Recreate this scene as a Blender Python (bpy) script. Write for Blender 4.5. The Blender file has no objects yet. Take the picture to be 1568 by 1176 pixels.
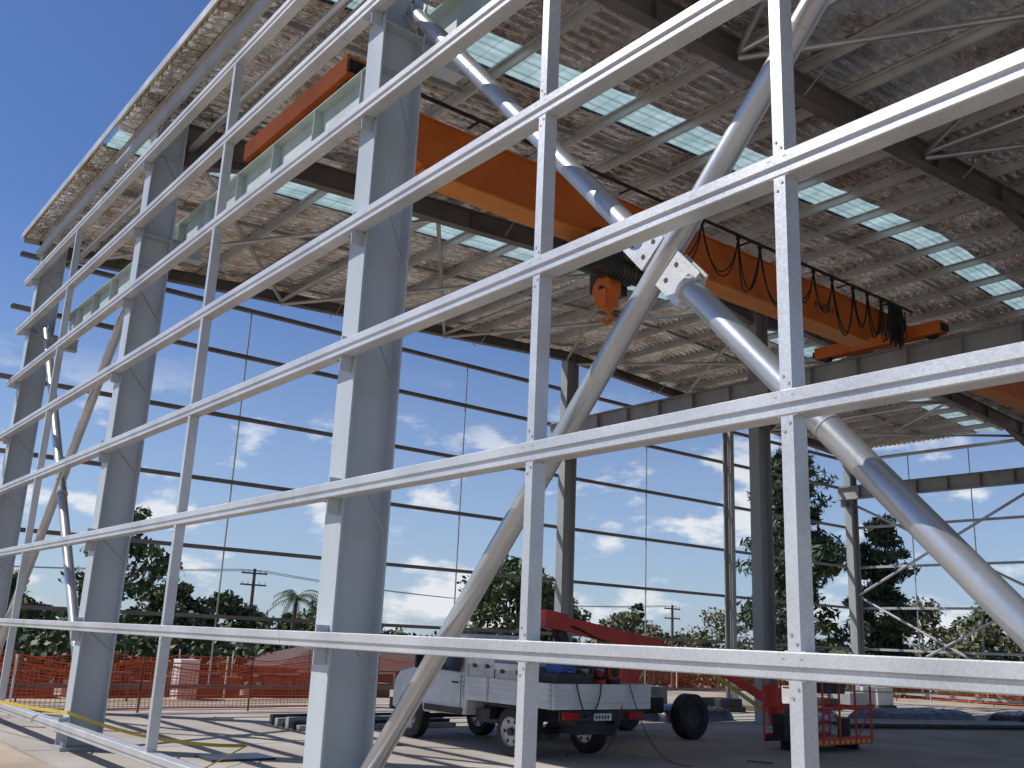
import bpy, math, random, bmesh
import numpy as np
from mathutils import Vector, Matrix
random.seed(7); np.random.seed(7)
scene = bpy.context.scene
# ------------------------------------------------------------------ materials
def new_mat(name):
    m = bpy.data.materials.new(name); m.use_nodes = True
    nt = m.node_tree; b = nt.nodes["Principled BSDF"]
    return m, nt, b
def mat(name, c1, c2=None, rough=0.5, metal=0.0, scale=3.0, bump=0.0, bscale=40.0, rvar=0.1, detail=4, pos=(0.35,0.65), spec=0.5, stretch=(1,1,1)):
    m, nt, b = new_mat(name)
    if c2 is None: c2 = tuple(x*0.75 for x in c1)
    tc = nt.nodes.new('ShaderNodeTexCoord'); mp = nt.nodes.new('ShaderNodeMapping')
    mp.inputs['Scale'].default_value = stretch
    nt.links.new(tc.outputs['Object'], mp.inputs['Vector'])
    n = nt.nodes.new('ShaderNodeTexNoise'); n.inputs['Scale'].default_value = scale; n.inputs['Detail'].default_value = detail
    nt.links.new(mp.outputs[0], n.inputs['Vector'])
    r = nt.nodes.new('ShaderNodeValToRGB')
    r.color_ramp.elements[0].position = pos[0]; r.color_ramp.elements[1].position = pos[1]
    r.color_ramp.elements[0].color = (*c2, 1); r.color_ramp.elements[1].color = (*c1, 1)
    nt.links.new(n.outputs['Fac'], r.inputs['Fac']); nt.links.new(r.outputs['Color'], b.inputs['Base Color'])
    b.inputs['Metallic'].default_value = metal
    b.inputs['Specular IOR Level'].default_value = spec
    mr = nt.nodes.new('ShaderNodeMapRange'); mr.inputs['To Min'].default_value = max(0.02, rough-rvar); mr.inputs['To Max'].default_value = min(1, rough+rvar)
    nt.links.new(n.outputs['Fac'], mr.inputs['Value']); nt.links.new(mr.outputs[0], b.inputs['Roughness'])
    if bump > 0:
        n2 = nt.nodes.new('ShaderNodeTexNoise'); n2.inputs['Scale'].default_value = bscale; n2.inputs['Detail'].default_value = 4
        nt.links.new(tc.outputs['Object'], n2.inputs['Vector'])
        bp = nt.nodes.new('ShaderNodeBump'); bp.inputs['Strength'].default_value = bump; bp.inputs['Distance'].default_value = 0.02
        nt.links.new(n2.outputs['Fac'], bp.inputs['Height']); nt.links.new(bp.outputs[0], b.inputs['Normal'])
    return m
def galv(name, base=0.55, metal=0.55, rough=0.42, spangle=110, amt=.22, rv=.08):
    m, nt, b = new_mat(name)
    tc = nt.nodes.new('ShaderNodeTexCoord')
    v = nt.nodes.new('ShaderNodeTexVoronoi'); v.inputs['Scale'].default_value = spangle
    nt.links.new(tc.outputs['Object'], v.inputs['Vector'])
    n = nt.nodes.new('ShaderNodeTexNoise'); n.inputs['Scale'].default_value = 1.6; n.inputs['Detail'].default_value = 6
    nt.links.new(tc.outputs['Object'], n.inputs['Vector'])
    s = nt.nodes.new('ShaderNodeSeparateColor'); nt.links.new(v.outputs['Color'], s.inputs[0])
    a = nt.nodes.new('ShaderNodeMath'); a.operation = 'MULTIPLY_ADD'; a.inputs[1].default_value = amt
    nt.links.new(s.outputs[0], a.inputs[0]); nt.links.new(n.outputs['Fac'], a.inputs[2])
    r = nt.nodes.new('ShaderNodeValToRGB'); r.color_ramp.elements[0].position = 0.35; r.color_ramp.elements[1].position = 0.85
    r.color_ramp.elements[0].color = (base*.78, base*.80, base*.82, 1); r.color_ramp.elements[1].color = (min(1,base*1.14), min(1,base*1.16), min(1,base*1.16), 1)
    nt.links.new(a.outputs[0], r.inputs['Fac']); nt.links.new(r.outputs[0], b.inputs['Base Color'])
    mr = nt.nodes.new('ShaderNodeMapRange'); mr.inputs['To Min'].default_value = rough-rv; mr.inputs['To Max'].default_value = rough+rv
    nt.links.new(s.outputs[1], mr.inputs['Value']); nt.links.new(mr.outputs[0], b.inputs['Roughness'])
    b.inputs['Metallic'].default_value = metal
    return m
M = {}
M['galv'] = galv('galvanised_steel', .60, .42, .40, 100, .22, .06)
M['galv_tube'] = galv('galvanised_tube', .54, .70, .34, 60, .05, .015)
M['galv_dark'] = galv('galvanised_dull', .42, .35, .5)
M['purlin'] = galv('purlin_galvanised', .58, .3, .45)
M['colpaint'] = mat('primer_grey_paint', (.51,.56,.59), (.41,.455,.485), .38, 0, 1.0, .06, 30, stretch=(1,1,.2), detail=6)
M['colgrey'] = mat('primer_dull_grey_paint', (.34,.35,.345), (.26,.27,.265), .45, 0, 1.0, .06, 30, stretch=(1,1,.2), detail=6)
M['rafterpaint'] = mat('rafter_paint', (.19,.175,.165), (.12,.11,.10), .5, 0, 1.5)
M['runway'] = mat('runway_primer', (.52,.59,.54), (.42,.48,.45), .5, 0, 1.5)
M['runwaygrey'] = mat('runway_grey', (.36,.37,.37), (.27,.27,.27), .5, 0, 1.5)
M['orange'] = mat('crane_orange', (.68,.165,.02), (.56,.125,.015), .5, 0, 2, detail=8)
M['sunlitorange'] = mat('crane_orange_sunlit', (.76,.26,.03), (.66,.20,.02), .5, 0, 2)  # crane orange with sunlight on the bottom flange painted into the colour
M['black'] = mat('black_rubber', (.018,.018,.018), (.01,.01,.01), .6, 0, 4)
M['dark'] = mat('dark_metal', (.05,.05,.052), (.025,.025,.025), .5, .2, 4)
M['dgreen'] = mat('hoist_green', (.10,.12,.06), (.05,.06,.03), .45, .1, 4)
M['concrete'] = mat('concrete_slab', (.46,.42,.37), (.33,.295,.255), .85, 0, .5, .25, 60, detail=8)
M['dirt'] = mat('dirt', (.46,.38,.29), (.29,.225,.16), .95, 0, .35, .8, 8, detail=8)
M['white'] = mat('white_paint', (.76,.76,.74), (.62,.61,.58), .35, 0, 3, detail=8)
M['red'] = mat('red_paint', (.72,.055,.025), (.55,.035,.02), .45, 0, 3, detail=7)
M['glass'] = mat('dark_glass', (.03,.035,.04), (.02,.02,.025), .06, 0, 3, rvar=.02)
M['alu'] = mat('aluminium', (.55,.56,.57), (.42,.42,.42), .35, .6, 5)
M['yellow'] = mat('yellow_plastic', (.70,.52,.06), (.6,.42,.04), .5, 0, 4)
M['blue'] = mat('blue_plastic', (.03,.10,.35), (.02,.07,.25), .5, 0, 4)
M['fence'] = mat('orange_mesh_plastic', (.75,.13,.05), (.55,.08,.03), .6, 0, 2)
M['rust'] = mat('rusty_post', (.20,.08,.05), (.12,.045,.03), .8, 0, 6)
M['tarp'] = mat('black_tarpaulin', (.04,.041,.045), (.018,.018,.02), .28, 0, 3, .15, 4)
M['greytarp'] = mat('grey_tarpaulin', (.13,.14,.15), (.07,.075,.08), .35, 0, 3, .15, 4)
M['brick'] = mat('red_brick', (.24,.11,.07), (.16,.075,.05), .9, 0, 6)
M['rooftile'] = mat('weathered_roof_tile', (.13,.07,.052), (.08,.045,.036), .8, 0, 5)
M['timber'] = mat('pole_timber', (.16,.12,.09), (.09,.07,.05), .9, 0, 4, stretch=(4,4,.5))
M['bark'] = mat('bark', (.13,.10,.075), (.06,.045,.035), .95, 0, 5, .6, 12)
M['taillight'] = mat('red_lens', (.5,.01,.01), (.35,.005,.005), .15, 0, 3)
M['steelsheet'] = mat('roof_sheet_zincalume', (.6,.6,.6), (.5,.5,.5), .4, .6, 2)
def foil():
    m, nt, b = new_mat('foil_insulation')
    tc = nt.nodes.new('ShaderNodeTexCoord')
    n = nt.nodes.new('ShaderNodeTexNoise'); n.inputs['Scale'].default_value = 1.0; n.inputs['Detail'].default_value = 7; n.inputs['Roughness'].default_value = .78
    nt.links.new(tc.outputs['Object'], n.inputs['Vector'])
    r = nt.nodes.new('ShaderNodeValToRGB'); e = r.color_ramp.elements
    e[0].position = .36; e[0].color = (.32,.23,.17,1); e[1].position = .56; e[1].color = (.93,.92,.90,1)  # brown end of the ramp paints reflections of the ground into the foil
    x = r.color_ramp.elements.new(.46); x.color = (.70,.63,.56,1)
    nt.links.new(n.outputs['Fac'], r.inputs[0]); nt.links.new(r.outputs[0], b.inputs['Base Color'])
    b.inputs['Metallic'].default_value = .82; b.inputs['Roughness'].default_value = .20
    mp = nt.nodes.new('ShaderNodeMapping'); mp.inputs['Scale'].default_value=(1,2.2,1); nt.links.new(tc.outputs['Object'], mp.inputs[0])
    n2 = nt.nodes.new('ShaderNodeTexNoise'); n2.inputs['Scale'].default_value = 4.5; n2.inputs['Detail'].default_value = 4; n2.inputs['Distortion'].default_value = .5
    nt.links.new(mp.outputs[0], n2.inputs['Vector'])
    bp = nt.nodes.new('ShaderNodeBump'); bp.inputs['Strength'].default_value = .8; bp.inputs['Distance'].default_value = .08
    nt.links.new(n2.outputs['Fac'], bp.inputs['Height']); nt.links.new(bp.outputs[0], b.inputs['Normal'])
    return m
M['foil'] = foil()
def skylight():
    m = bpy.data.materials.new('translucent_fibreglass'); m.use_nodes = True; nt = m.node_tree; nt.nodes.clear()
    o = nt.nodes.new('ShaderNodeOutputMaterial'); t = nt.nodes.new('ShaderNodeBsdfTranslucent'); 
    g = nt.nodes.new('ShaderNodeBsdfPrincipled'); g.inputs['Base Color'].default_value = (.42,.58,.60,1); g.inputs['Roughness'].default_value = .3
    tc = nt.nodes.new('ShaderNodeTexCoord'); n = nt.nodes.new('ShaderNodeTexNoise'); n.inputs['Scale'].default_value = 2.5; n.inputs['Detail'].default_value = 6
    nt.links.new(tc.outputs['Object'], n.inputs['Vector'])
    r = nt.nodes.new('ShaderNodeValToRGB'); r.color_ramp.elements[0].position=.35; r.color_ramp.elements[1].position=.65
    r.color_ramp.elements[0].color = (.25,.37,.37,1); r.color_ramp.elements[1].color = (.42,.55,.54,1)
    nt.links.new(n.outputs['Fac'], r.inputs[0]); nt.links.new(r.outputs[0], t.inputs['Color'])
    a = nt.nodes.new('ShaderNodeMixShader'); a.inputs[0].default_value = .25
    nt.links.new(t.outputs[0], a.inputs[1]); nt.links.new(g.outputs[0], a.inputs[2]); nt.links.new(a.outputs[0], o.inputs[0])
    return m
M['sky'] = skylight()
def leafmat(name, dark, light):
    m, nt, b = new_mat(name)
    b.inputs['Roughness'].default_value = .6
    tc = nt.nodes.new('ShaderNodeTexCoord'); n = nt.nodes.new('ShaderNodeTexNoise'); n.inputs['Scale'].default_value = 1.1; n.inputs['Detail'].default_value = 3
    nt.links.new(tc.outputs['Object'], n.inputs['Vector'])
    r = nt.nodes.new('ShaderNodeValToRGB'); r.color_ramp.elements[0].position = .35; r.color_ramp.elements[1].position = .68
    r.color_ramp.elements[0].color = (*dark,1); r.color_ramp.elements[1].color = (*light,1)
    nt.links.new(n.outputs['Fac'], r.inputs[0]); nt.links.new(r.outputs[0], b.inputs['Base Color'])
    return m
M['pineleaf'] = leafmat('pine_foliage', (.025,.045,.02), (.08,.115,.05))
M['leaf'] = leafmat('tree_foliage', (.04,.07,.022), (.12,.17,.06))
M['olive'] = leafmat('olive_foliage', (.09,.10,.045), (.20,.20,.10))
M['shrub'] = leafmat('shrub_foliage', (.04,.065,.025), (.12,.15,.06))
# ------------------------------------------------------------------ builder
class MB:
    def __init__(s): s.v=[]; s.f=[]; s.m=[]; s.mats=[]
    def mi(s, k):
        if k not in s.mats: s.mats.append(k)
        return s.mats.index(k)
    def add(s, vs, fs, k):
        o=len(s.v); s.v.extend([tuple(v) for v in vs]); i=s.mi(k)
        for f in fs: s.f.append(tuple(o+j for j in f)); s.m.append(i)
    def box(s, a, b, k):
        x0,y0,z0=a; x1,y1,z1=b
        s.add([(x0,y0,z0),(x1,y0,z0),(x1,y1,z0),(x0,y1,z0),(x0,y0,z1),(x1,y0,z1),(x1,y1,z1),(x0,y1,z1)],
              [(0,3,2,1),(4,5,6,7),(0,1,5,4),(1,2,6,5),(2,3,7,6),(3,0,4,7)],k)
    def ext(s, prof, p0, p1, u, v, k):
        p0=Vector(p0);p1=Vector(p1);u=Vector(u);v=Vector(v);n=len(prof)
        vs=[p0+u*a+v*b for a,b in prof]+[p1+u*a+v*b for a,b in prof]
        fs=[(i,(i+1)%n,n+(i+1)%n,n+i) for i in range(n)]+[tuple(range(n-1,-1,-1)),tuple(range(n,2*n))]
        s.add(vs,fs,k)
    def tube(s, p0, p1, r, k, n=12, r1=None, caps=True):
        p0=Vector(p0);p1=Vector(p1);d=(p1-p0).normalized(); r1=r if r1 is None else r1
        a=d.cross(Vector((0,0,1)));
        if a.length<1e-3: a=Vector((1,0,0))
        a.normalize(); b=d.cross(a)
        vs=[p0+(a*math.cos(t)+b*math.sin(t))*r for t in [2*math.pi*i/n for i in range(n)]]+[p1+(a*math.cos(t)+b*math.sin(t))*r1 for t in [2*math.pi*i/n for i in range(n)]]
        fs=[(i,(i+1)%n,n+(i+1)%n,n+i) for i in range(n)]
        if caps: fs+=[tuple(range(n-1,-1,-1)),tuple(range(n,2*n))]
        s.add(vs,fs,k)
    def path(s, pts, r, k, n=6):
        for a,b in zip(pts[:-1],pts[1:]): s.tube(a,b,r,k,n)
    def wheel(s, c, r, w, axis, hubk):
        prof=[(0.0,.30),(0.0,.32),(.55*r,.36),(.60*r,.5),(.66*r,.5),(.92*r,.48),(r,.38),(r,-.38),(.92*r,-.48),(.66*r,-.5),(.60*r,-.5),(.55*r,-.36),(0,-.30)]
        n=28; ax=Vector(axis); a=Vector((0,0,1)); b=ax.cross(a); c=Vector(c)
        for j in range(len(prof)-1):
            (r0,w0),(r1,w1)=prof[j],prof[j+1]
            k = hubk if max(r0,r1)<=.61*r else 'black'
            vs=[];fs=[]
            for i in range(n):
                t=2*math.pi*i/n; e=a*math.cos(t)+b*math.sin(t)
                vs+= [c+e*r0+ax*w0*w, c+e*r1+ax*w1*w]
            for i in range(n):
                p=(2*i,2*i+1,(2*i+3)%(2*n),(2*i+2)%(2*n)); fs.append(p)
            s.add(vs,fs,k)
    def obj(s, name, parent=None, smooth=False, bevel=0, auto=False):
        me=bpy.data.meshes.new(name); me.from_pydata(s.v,[],s.f); me.update()
        for k in s.mats: me.materials.append(M[k])
        me.polygons.foreach_set('material_index', s.m)
        o=bpy.data.objects.new(name,me); scene.collection.objects.link(o)
        bm=bmesh.new(); bm.from_mesh(me)
        bmesh.ops.recalc_face_normals(bm,faces=bm.faces); bm.to_mesh(me); bm.free()
        if auto:
            me.polygons.foreach_set('use_smooth',[True]*len(me.polygons))
            me.set_sharp_from_angle(angle=math.radians(35))
        if bevel:
            md=o.modifiers.new('b','BEVEL'); md.width=bevel; md.segments=2; md.limit_method='ANGLE'
        if parent: o.parent=parent
        return o
def empty(name, loc=(0,0,0)):
    e=bpy.data.objects.new(name,None); e.location=loc; scene.collection.objects.link(e); e.empty_display_size=.2; return e
def Iprof(d,w,tf=.02,tw=.012):
    D=d/2;W=w/2;t=tw/2
    return [(-D,-W),(-D+tf,-W),(-D+tf,-t),(D-tf,-t),(D-tf,-W),(D,-W),(D,W),(D-tf,W),(D-tf,t),(-D+tf,t),(-D+tf,W),(-D,W)]
def Cprof(d,h,t=.005,lip=.02):
    return [(0,0),(d,0),(d,h),(d-lip,h),(d-lip,h-t),(d-t,h-t),(d-t,t),(t,t),(t,h-t),(lip,h-t),(lip,h),(0,h)]
# ------------------------------------------------------------------ building
XN,XM,XF = 4.26,19.5,34.8
YS = [-6.82,.38,7.58,14.78,21.98]
YEND=22.35; YSTART=-7.2
E0=9.84; SL=.058
def roof(x): return E0+SL*(x-3.8) if x<=XM else E0+SL*(XM-3.8)-SL*(x-XM)
def roofn(XX): return np.where(XX<=XM,E0+SL*(XX-3.8),E0+SL*(XM-3.8)-SL*(XX-XM))
bld = empty('steel_frame_warehouse')
X=Vector((1,0,0));Y=Vector((0,1,0));Z=Vector((0,0,1))
b=MB(); det=MB()
PD=.16
for y in YS:
    rd=.42 if y<21 else .28
    for x in (XN,XM,XF):
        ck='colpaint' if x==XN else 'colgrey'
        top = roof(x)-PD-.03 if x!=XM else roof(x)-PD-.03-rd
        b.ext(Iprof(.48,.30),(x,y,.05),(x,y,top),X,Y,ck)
        b.box((x-.32,y-.22,.0),(x+.32,y+.22,.05),'galv_dark')
        for sx in (-.27,.27):
            for sy in (-.17,.17): det.tube((x+sx,y+sy,.05),(x+sx,y+sy,.12),.018,'galv_dark',6)
        for z in (7.58,7.1,9.0):
            for sg in (-1,1):
                b.box((x-.219,min(y+sg*.0065,y+sg*.142),z),(x+.219,max(y+sg*.0065,y+sg*.142),z+.014),ck)
for x in (12.0,27.2):
    b.ext(Iprof(.30,.2,.014,.009),(x,21.98,.02),(x,21.98,roof(x)-PD-.31),Y,X,'colgrey')
b.obj('columns',bld,bevel=.003)
r=MB()
RO=PD+.018
for i,y in enumerate(YS):
    rd=.42 if y<21 else .28
    for xa,xb in ((XN+.24,XM),(XM,XF-.24)):
        p0=Vector((xa,y,roof(xa)-RO-rd/2)); p1=Vector((xb,y,roof(xb)-RO-rd/2))
        d=(p1-p0).normalized(); up=d.cross(Y)*-1
        if up.z<0: up=-up
        r.ext(Iprof(rd,.2,.016,.01),p0,p1,up,Y,'rafterpaint')
    if y<21:
      for x0,sg in ((XN+.24,1),(XF-.24,-1),(XM+.24,1),(XM-.24,-1)):
        L=1.5
        zt=lambda x: roof(x)-RO-.425
        pts=[(x0,zt(x0)),(x0,zt(x0)-.34),(x0+sg*L,zt(x0+sg*L))]
        vs=[(p[0],y-.006,p[1]) for p in pts]+[(p[0],y+.006,p[1]) for p in pts]
        r.add(vs,[(0,1,2),(3,5,4),(0,3,4,1),(1,4,5,2),(2,5,3,0)],'rafterpaint')
        a=Vector((x0,y,zt(x0)-.35)); c=Vector((x0+sg*L,y,zt(x0+sg*L)-.01)); d=(c-a).normalized()
        nrm=d.cross(Y)
        r.ext([(-.008,-.1),(.008,-.1),(.008,.1),(-.008,.1)],a,c,nrm,Y,'rafterpaint')
    r.box((XM-.015,y-.12,roof(XM)-.20-rd),(XM+.015,y+.12,roof(XM)-.17),'rafterpaint')
    for xs in np.arange(5.6,34,2.36):
        for sg in (-1,1):
            zc=roof(xs)-RO-rd/2
            r.box((xs,min(y+sg*.006,y+sg*.095),zc-rd/2+.03),(xs+.01,max(y+sg*.006,y+sg*.095),zc+rd/2-.03),'rafterpaint')
r.obj('rafters',bld)
pxs=[4.05+1.18*k for k in range(13)]+[XM+.35+1.18*k for k in range(13)]
p=MB()
for x in pxs:
    z=roof(x)-PD-.012
    p.ext([(0,0),(.045,0),(.045,.016),(.040,.016),(.040,.005),(.005,.005),(.005,PD-.005),(-.045,PD-.005),(-.045,PD-.02),(-.05,PD-.02),(-.05,PD),(0,PD)],(x,YSTART,z),(x,YEND,z),X,Z,'purlin')
for x in pxs[::2]:
    z=roof(x)-PD
    for y in YS[1:]:
        for sg in (-1,1):
            det.tube((x+.01,y+sg*.62,z+.02),(x+.01,y+sg*.1,z-.38),.013,'galv_dark',5)
p.obj('purlins',bld)
pb=MB()
for yb in (-3.2,4.0,11.2,18.4):
    for a,c in zip(pxs[:-1],pxs[1:]):
        pb.ext([(-.02,-.04),(.02,-.04),(.02,.04),(-.02,.04)],(a+.07,yb,roof(a)-.10),(c-.07,yb,roof(c)-.10),Y,Z,'galv_dark')
pb.obj('purlin_bridging',bld)
wm=MB()
for y in np.arange(YSTART+.1,YEND,.3):
    for xa,xb in ((3.9,XM),(XM,35.1)):
        wm.tube((xa,y,roof(xa)-.035),(xb,y,roof(xb)-.035),.0045,'galv_dark',3,caps=False)
for x in np.arange(4.2,35,.3):
    wm.tube((x,YSTART+.1,roof(x)-.042),(x,YEND,roof(x)-.042),.0035,'galv_dark',3,caps=False)
wm.obj('roof_safety_mesh',bld)
rb=MB()
def tie(p0,p1,rad,k='galv_tube',n=14): rb.tube(p0,p1,rad,k,n)
for ya,yb in ((.38,7.58),(14.78,21.98)):
    for xa,xb in ((4.6,9.6),(9.6,14.6),(14.6,19.3),(19.7,24.6),(24.6,29.6),(29.6,34.5)):
        za,zb=roof(xa)-.42,roof(xb)-.42
        tie((xa,ya+.1,za),(xb,yb-.1,zb),.045); tie((xa,yb-.1,za-.1),(xb,ya+.1,zb-.1),.045)
    for xs in (9.6,14.6,24.6,29.6):
        tie((xs,ya+.1,roof(xs)-.42),(xs,yb-.1,roof(xs)-.42),.055)
for y0,y1 in zip(YS[:-1],YS[1:]):
    tie((4.6,y0+.1,9.25),(4.6,y1-.1,9.25),.06)
    tie((34.5,y0+.1,9.25),(34.5,y1-.1,9.25),.06)
rb.obj('roof_bracing',bld,auto=True)
wb=MB()
def gusset(c,ang,size=.34,mk='galv'):
    u=Vector((0,math.cos(ang),math.sin(ang))); v=Vector((0,-math.sin(ang),math.cos(ang)))
    c=Vector(c); a=size/2
    wb.ext([(-a,-.13),(a,-.13),(a,.13),(-a,.13)],c-X*.009,c+X*.009,u,v,mk)
    for i in (-.28,.28):
        for j in (-.06,.06):
            q=c+u*(i*size)+v*j
            wb.tube(q-X*.012,q+X*.012,.017,'dark',12)
def xbrace(x,ya,yb,zl,zh,rad):
    A=Vector((x,ya,zl));B=Vector((x,yb,zh));C=Vector((x,ya,zh));D=Vector((x,yb,zl))
    wb.tube(A,B,rad,'galv_tube',32)
    mid=(C+D)/2; dd=(D-C).normalized()
    wb.tube(C,mid-dd*.34,rad,'galv_tube',32); wb.tube(mid+dd*.34,D,rad,'galv_tube',32)
    for P,Q in ((A,B),(C,mid),(D,mid)):
        L=(Q-P).length; e=(Q-P).normalized()
        for f in (.33,.66):
            c=P+e*L*f; wb.tube(c-e*.006,c+e*.006,rad+.003,'galv_dark',32)
    ang=math.atan2(dd.z,dd.y)
    for sg in (-1,1):
        wb.tube(mid+dd*sg*.34,mid+dd*sg*.31,rad+.02,'galv',32)
        for ox in (-.035,.035):
            gusset(mid+dd*sg*.22+X*ox,ang,.26)
    for P,Q in ((A,B),(B,A),(C,D),(D,C)):
        d=(Q-P).normalized(); a2=math.atan2(d.z,d.y)
        gusset(P-d*.02,a2,.40)
xbrace(XN+.05,7.34,.62,.42,7.75,.078)
xbrace(XN+.05,21.74,15.02,.42,7.75,.078)
wb.obj('wall_cross_braces',bld,auto=True)
fb=MB()
for ya,yb in ((21.8,15.0),(7.4,.6)):
    for za,zb in ((.4,3.9),(4.0,7.5)):
        fb.tube((34.8,ya,za),(34.8,yb,zb),.05,'galv_tube',12); fb.tube((34.86,ya,zb),(34.86,yb,za),.05,'galv_tube',12)
fb.obj('side_wall_braces',bld,auto=True)
GZ=[.31,1.64,2.88,4.16,5.37,6.55,7.72,8.85]
g=MB()
# lipped girt: front flange hangs from the web, lower half is stepped back
gp=[(0,.060),(0,.119),(.006,.125),(.14,.125),(.14,.098),(.135,.098),(.135,.120),(.007,.120),(.005,.114),(.005,.064),(.021,.056),(.021,.005),(.135,.005),(.135,.03),(.14,.03),(.14,0),(.022,0),(.016,.006),(.016,.052)]
for z in GZ:
    for (ya,yb) in ((YSTART,.9),(.9,8.1),(8.1,15.3),(15.3,22.5)):
        g.ext(gp,(3.865,ya+.003,z-.062),(3.865,yb-.003,z-.062),X,Z,'galv')
    for y in YS+[.9,8.1,15.3]:
        g.ext([(.024,.007),(.128,.007),(.128,.118),(.024,.118)],(3.865,y-.35,z-.062),(3.865,y+.35,z-.062),X,Z,'galv')
    for y in YS:
        g.box((3.88+.02,y-.1,z-.2),(4.018,y-.09,z+.12),'colpaint')
        g.box((3.9,y-.12,z-.075),(4.018,y+.08,z-.064),'colpaint')
        for dy in (-.14,.03):
            det.tube((3.95,y+dy,z-.085),(3.95,y+dy,z-.062),.013,'galv_dark',6)
        det.ext([(-.018,-.003),(.018,-.003),(.018,.003),(-.018,.003)],(3.98,y-.62,z-.05),(4.46,y-.155,z-.33),Z,X,'galv_dark')
g.obj('wall_girts',bld)
q=MB()
pp=[(-.035,0),(.035,0),(.035,.11),(.03,.11),(.03,.005),(-.03,.005),(-.03,.11),(-.035,.11)]
for y in (-3.2,2.78,4.75,11.1,18.4,-5):
    for z0,z1 in zip(GZ[:-1],GZ[1:]):
        q.ext(pp,(3.885,y,z0+.066),(3.885,y,z1-.066),Y,X,'galv')
        for zz,s in ((z0,1),(z1,-1)):
            q.box((3.887,y-.055,min(zz+s*.0635,zz+s*.0665)),(3.99,y+.055,max(zz+s*.0635,zz+s*.0665)+.001),'galv')
            q.tube((3.880,y-.015,zz+s*.10),(3.886,y-.015,zz+s*.10),.008,'galv_dark',8)
            q.tube((3.880,y+.015,zz+s*.14),(3.886,y+.015,zz+s*.14),.008,'galv_dark',8)
for z in GZ:
    for y in (2.78,4.75,11.1,18.4):
        for dy in (-.05,.05):
            q.box((3.8635,y+dy-.009,z+.028),(3.8652,y+dy+.009,z+.036),'galv_dark')
q.obj('girt_bridging',bld)
EZ=[.4,1.95,3.5,5.08,6.65,8.2,9.4]
e=MB()
cp2=Cprof(.14,.085,.006,.02)
for z in EZ:
    e.ext(cp2,(3.65,22.14,z-.045),(35.3,22.14,z-.045),Y,Z,'rafterpaint')  # galvanised girts coloured with dark rafter paint to stand in for their shaded side
    e.ext(cp2,(35.05,YSTART,z-.045),(35.05,22.1,z-.045),X,Z,'galv_dark')
for x in (6.5,9.0,15.7,23.2,29.7,32.0):
    for z0,z1 in zip(EZ[:-1],EZ[1:]):
        e.tube((x,22.2,z0+.05),(x,22.2,z1-.05),.02,'galv_dark',8)
for y in (-3,4,9.9,12.4,17.2,19.6):
    e.tube((35.1,y,.3),(35.1,y,9.4),.02,'galv_dark',8)
for x in (27.05,27.5,12.2):
    e.tube((x,22.1,.1),(x,22.1,9.3),.03,'galv_dark',8)
e.obj('end_wall_girts',bld)
det.obj('fly_braces_and_bolts',bld)
rw=MB(); rg=MB()
def runway(x,B,k):
    zc=7.92
    B.ext(Iprof(.50,.26,.018,.012),(x,-7,zc),(x,22.2,zc),Z,X,k)
    B.box((x-.03,-7,zc+.252),(x+.03,22.2,zc+.30),'rafterpaint')
    y=-6.4
    while y<22:
        for sg in (-1,1):
            B.box((min(x+sg*.007,x+sg*.125),y-.006,zc-.231),(max(x+sg*.007,x+sg*.125),y+.006,zc+.231),k)
        y+=1.2
runway(4.86,rw,'runway')
for x in (18.95,20.05,34.25): runway(x,rg,'runwaygrey')
for y in YS:
    for x,xa in ((4.86,4.505),(18.95,19.255),(20.05,19.745),(34.25,34.555)):
        lo,hi=min(x,xa),max(x,xa); s=.18
        lo2=lo-(s if xa>x else 0); hi2=hi+(s if xa<x else 0)
        rg.ext(Iprof(.26,.2,.014,.01),(lo2,y,7.53),(hi2,y,7.53),Z,Y,'colpaint' if x<10 else 'colgrey')
rw.obj('near_crane_runway',bld,bevel=.003); rg.obj('crane_runways',bld)
gaps=[(2.65,3.45),(9.75,10.55),(16.05,16.85),(-4.4,-3.6)]
gs=sorted(gaps); segs=[];c=YSTART-.1
for a,d in gs: segs.append((c,a)); c=d
segs.append((c,YEND+.05))
def gridmesh(xs,ys,zf,name,matk,parent,smooth=True):
    XX,YY=np.meshgrid(xs,ys,indexing='ij'); ZZ=zf(XX,YY); n,m=XX.shape
    V=np.stack([XX,YY,ZZ],-1).reshape(-1,3)
    idx=np.arange(n*m).reshape(n,m)
    F=np.stack([idx[:-1,:-1],idx[1:,:-1],idx[1:,1:],idx[:-1,1:]],-1).reshape(-1,4)
    me=bpy.data.meshes.new(name); me.from_pydata(V.tolist(),[],F.tolist()); me.update(); me.materials.append(M[matk])
    if smooth: me.polygons.foreach_set('use_smooth',[True]*len(me.polygons))
    o=bpy.data.objects.new(name,me); scene.collection.objects.link(o)
    if parent: o.parent=parent
    return o
def foilz(XX,YY):
    ph=(XX-4.05)/1.18
    sag=np.abs(np.sin(np.pi*ph))**.6
    k=np.floor(ph)
    rng=np.sin(YY*3.1+k*2.3)*.5+np.sin(YY*1.3+k*5.1)*.5
    rib=.028*np.clip(np.sin(2*np.pi*YY/.20+.5*np.sin(XX*1.7))*1.8,-1,1)
    return roofn(XX)+.018-sag*(.010+.010*(rng+1))+rib*sag*.8
xs=np.concatenate([np.arange(3.72,XM,.148),np.arange(XM,35.30,.148)])
for i,(a,d) in enumerate(segs):
    gridmesh(xs,np.arange(a,d+.001,(d-a)/max(1,round((d-a)/.033))),foilz,'roof_foil_lining_%d'%i,'foil',bld)
    gridmesh(np.array([3.70,XM,35.30]),np.arange(a,d+.001,(d-a)/max(1,round((d-a)/.05))),lambda A,B:roofn(A)+.085+.012*np.clip(np.sin(2*np.pi*B/.2)*2,-1,1),'roof_sheet_%d'%i,'steelsheet',bld,False)
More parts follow.
